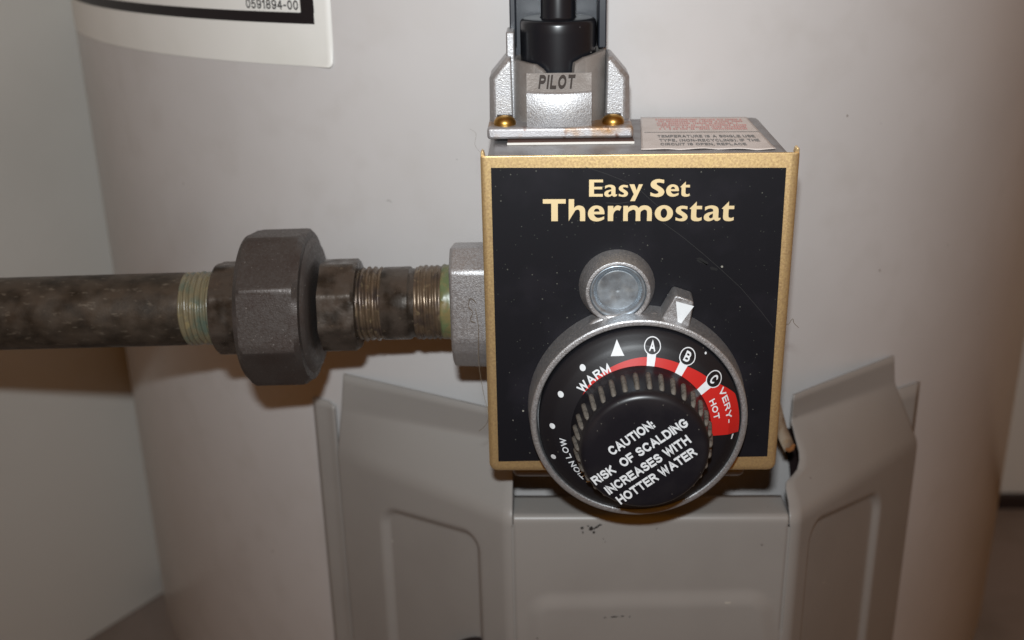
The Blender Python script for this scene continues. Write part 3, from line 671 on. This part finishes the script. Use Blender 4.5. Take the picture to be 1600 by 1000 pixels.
# raised letters on the slope
EMB = mat('dark_raised_letters', (.055, .045, .04), .6, .3, bump=[(1500, .3, .1)])
bm = B(); V, F = fit_text('PILOT', 11.2, 1.0, .24, .2)
def slope(x, y):
    t = .15 + y*.74; xx = -27.9 + x*.93 + .5*y
    bul = 1.3*(1-((xx+21.85)/9.45)**2)
    yf = 21.9-bul; z0 = 63.6-.19*bul; return Vector((xx, yf + (24.5-yf)*t - .26, z0 + (68.2-z0)*t + .18))
lay(bm, (V, F), slope)
ex = bmesh.ops.extrude_face_region(bm, geom=bm.faces[:])
for v in [g for g in ex['geom'] if isinstance(g, bmesh.types.BMVert)]: v.co += Vector((0, .30, -.20))
part('raised_lettering', bm, EMB, blk, smooth=0)
bm = B(); box(bm, -37.4, -34.9, 33, 46, 53.2, 79.0); part('side_post', bm, CAST, ph, bevel=.5)
for x in (-37.9, -5.9):
    bm = B(); lathe = [(53.3, 3.25), (53.9, 3.3), (54.5, 3.15), (55.3, 2.6), (55.8, 1.9), (56.05, 1.0), (56.1, .05)]
    vs = grid(bm, [[(x + r*cos(2*pi*k/36), 25.2 + r*sin(2*pi*k/36), z) for k in range(36)] for z, r in lathe], True); bm.faces.new(vs[-1])
    sc = part('screw', bm, BRASS, ph, smooth=50)
    bm = box(B(), x-2.3, x+2.3, 24.9, 25.5, 55.5, 56.18); part('slot', bm, DARK, sc, smooth=0)

# ================================================================== PILOT BUTTON and its shroud
pb = thing('pilot_button', 'glossy black round plunger standing in the silver pilot collar', 'plunger', (PCX, PCY, 54))
bm = B(); vs = grid(bm, [[(PCX + r*cos(2*pi*k/72), PCY + r*sin(2*pi*k/72), z) for k in range(72)] for z, r in ((55, 11.2), (78.7, 11.4), (80.9, 11.4), (81.7, 11.2), (82.2, 10.75), (82.45, 10.0), (82.5, 5), (82.5, .1))], True)
part('cap', bm, PILOTB, pb, smooth=50)
bm = B(); grid(bm, [[(PCX + r*cos(2*pi*k/48), PCY + r*sin(2*pi*k/48), z) for k in range(48)] for z, r in ((82.4, 5.6), (82.9, 5.2), (118, 5.1))], True); part('stem', bm, PILOTB, pb, smooth=50)
sh = thing('black_shroud', 'black plastic channel rising behind the round plunger at the top edge', 'shroud', (PCX, 47, 54))
bm = box(B(), -36.4, -8.0, 50.5, 52.5, 68, 125); part('back_plate', bm, BLACKP, sh, bevel=.4)
bm = box(B(), -36.5, -34.6, 42, 50.45, 74.2, 125); part('side_wall', bm, BLACKP, sh, bevel=.4)
bm = box(B(), -10.0, -7.6, 36, 50.45, 73.6, 125); part('side_wall', bm, BLACKP, sh, bevel=.4)

# ================================================================== GAS LINE
gp = thing('gas_pipe', 'long dark iron gas pipe coming in from the left edge', 'pipe', (-280, LY, lz(-280)))
bm = B(); lathe_x(bm, [(-620, 11.5), (-420, 11.6), (-144, 11.8), (-141.4, 11.65)], 64); part('tube', bm, IRON, gp)
def helix(x0, x1, p, r, depth, seed=0, per=9, n=72):
    """a continuous screw thread from x0 to x1"""
    def rf(x, rr, th):
        ph = ((x-x0)/p - th/(2*pi)) % 1.0; tri = 1-abs(2*ph-1); tri = min(1, tri*1.35)
        end = min(1, max(0, (x-x0)/(p*.6)))*min(1, max(0, (x1-x)/(p*.6)))
        return r - depth + depth*tri*end*(.86+.14*sin(3*th+x*.9+seed)) + .07*sin(5*th+x*1.7+seed)
    m_ = int((x1-x0)/p*per)
    return lathe_x(B(), [(x0+(x1-x0)*i/m_, r) for i in range(m_+1)], n, rf=rf)
bm = helix(-142.6, -130.6, 1.75, 11.95, .85, 1); part('thread', bm, SEAL, gp, smooth=70)
un = thing('union_fitting', 'dark octagonal pipe union nut between the long pipe and short nipple', 'union', (-112, LY, lz(-112)-26))
def octr(ap, rot=rad(189), nn=8, soft=.996):
    def f(th):
        d = (th - rot) % (2*pi/nn); d = min(d, 2*pi/nn - d); r = ap/cos(d); R_ = ap/cos(pi/nn)
        return min(r, R_*soft) if r < R_*soft else R_*soft
    return f
on = octr(23.6, rot=rad(0), nn=8)
# octagon face that looks towards the camera: normal at th=180 deg (−Y), tipped up by 9 deg
def nutr(ap, rot, nn=8):
    g = octr(ap, rot, nn)
    return lambda x, r, th: min(r, g(th))
bm = B(); A9 = rad(180-9)
lathe_x(bm, [(-120.9, 20.0), (-120.8, 23.2), (-119.3, 24.9), (-118.2, 26.2), (-103.6, 26.2), (-102.4, 25.2), (-100.9, 23.7), (-100.7, 21.9)], 320, rf=nutr(23.75, A9)); part('union_nut', bm, NUTM, un, smooth=22)
bm = B(); lathe_x(bm, [(-100.8, 21.6), (-99.8, 20.8), (-99.2, 20.0), (-99.0, 15)], 96); part('nut_lip', bm, NUTM, un, smooth=40)
bm = B(); lathe_x(bm, [(-131.4, 12.4), (-131.2, 14.3), (-130.4, 15.2), (-120.5, 15.4)], 96, rf=nutr(14.2, A9, 8)); part('pipe_end', bm, TAILM, un, smooth=28)
bm = B(); lathe_x(bm, [(-97, 15.6), (-88.0, 15.5), (-86.6, 15.0), (-85.7, 14.0), (-85.5, 12)], 96, rf=nutr(14.0, A9, 8)); part('tail_piece', bm, TAILM, un, smooth=28)
ni = thing('pipe_nipple', 'short rusty threaded pipe nipple screwed into the silver inlet boss', 'pipe nipple', (-70, LY, lz(-70)-12))
bm = B(); lathe_x(bm, [(-86, 10.6), (-78.5, 11.0), (-77.6, 11.65), (-69.4, 11.7), (-68.6, 11.0), (-55, 10.6)], 64); part('tube', bm, TAILM, ni)
def threads(x, n, p, r):
    P = []
    for k in range(n): P += [(x, r-.85), (x+p*.3, r), (x+p*.5, r+.02), (x+p*.85, r-.8)]; x += p
    return P
bm = helix(-85.8, -77.2, 1.95, 12.0, .95, 2); part('thread', bm, THREADM, ni, smooth=70)
bm = helix(-67.4, -58.9, 1.8, 11.95, .55, 5); part('thread', bm, THREADM, ni, smooth=70)
bm = B(); lathe_x(bm, [(-59.3, 10.9), (-59.0, 11.7), (-58.4, 12.0), (-57.6, 11.8), (-56.6, 12.0), (-55.1, 11.9)], 72, rf=lambda x, r, th: r + .14*sin(7*th+x*3) + .10*sin(13*th+x)); part('sealant_ring', bm, GREENSEAL, ni, smooth=60)

# ================================================================== small loose things
t = thing('film_strip', 'clear amber plastic strip hanging behind the right edge of the gold frame', 'plastic strip', (57, 42, -60))
bm = B(); P = [((53.2, 42), -46), ((55.0, 42.5), -52), ((56.6, 43), -57), ((58.0, 43), -60), ((59.0, 42.5), -62)]
grid(bm, [[(p[0], p[1], z), (p[0]-3.2, p[1]-2, z-2.6)] for p, z in P]); NC.add(id(bm))
o = part('film', bm, AMBER, t, smooth=60); so = o.modifiers.new('thickness', 'SOLIDIFY'); so.thickness = .3*S
bm = B(); tube(bm, [(56.0, 41, -63.6), (57.2, 41.6, -64.4), (58.4, 42.0, -63.9), (59.2, 42.4, -62.5)], [.5, .9, 1.0, .5], 10); part('folded_end', bm, AMBERD, t)
def hair(label, pts, r=.11):
    P = []; pts = [Vector(p) for p in pts]
    for i in range(len(pts)-1):
        p0, p1, p2, p3 = pts[max(i-1, 0)], pts[i], pts[i+1], pts[min(i+2, len(pts)-1)]
        for k in range(6):
            t = k/6; P.append(.5*((2*p1) + (p2-p0)*t + (2*p0-5*p1+4*p2-p3)*t*t + (3*p1-p0-3*p2+p3)*t**3))
    P.append(pts[-1]); o = part('hair_strand', tube(B(), P, r, 6), HAIR, loc=tuple(pts[0])); tag(o, label, 'hair', 'hairs caught on the box')
hair('long thin hair hanging between the silver inlet boss and the gold frame', [(-47.2, 7, 2), (-46.4, 6, -4), (-46.6, 5, -14), (-45.4, 4, -24), (-43.9, 1, -30), (-44.6, 2, -34), (-47, 3, -37)], .075)
hair('short curled hair on the front of the silver inlet boss', [(-47, 8.7, 3), (-48.6, 8.6, 4.6), (-49.4, 8.6, 2), (-48.2, 8.6, .2), (-48.9, 8.6, -2.4), (-47.4, 8.6, -3.2)], .07)
hair('short bent hair sticking out of the right edge of the gold frame', [(44, 6, -3), (45.6, 6, -3.6), (46.8, 6, -1.8), (47.4, 6, -3.2), (48.8, 6, -4.6)], .09)
hair('fine hair standing above the left top corner of the gold frame', [(-44.2, 3, 50), (-45.6, 4, 52), (-45.2, 4, 55), (-46.8, 4, 56.4)], .03)
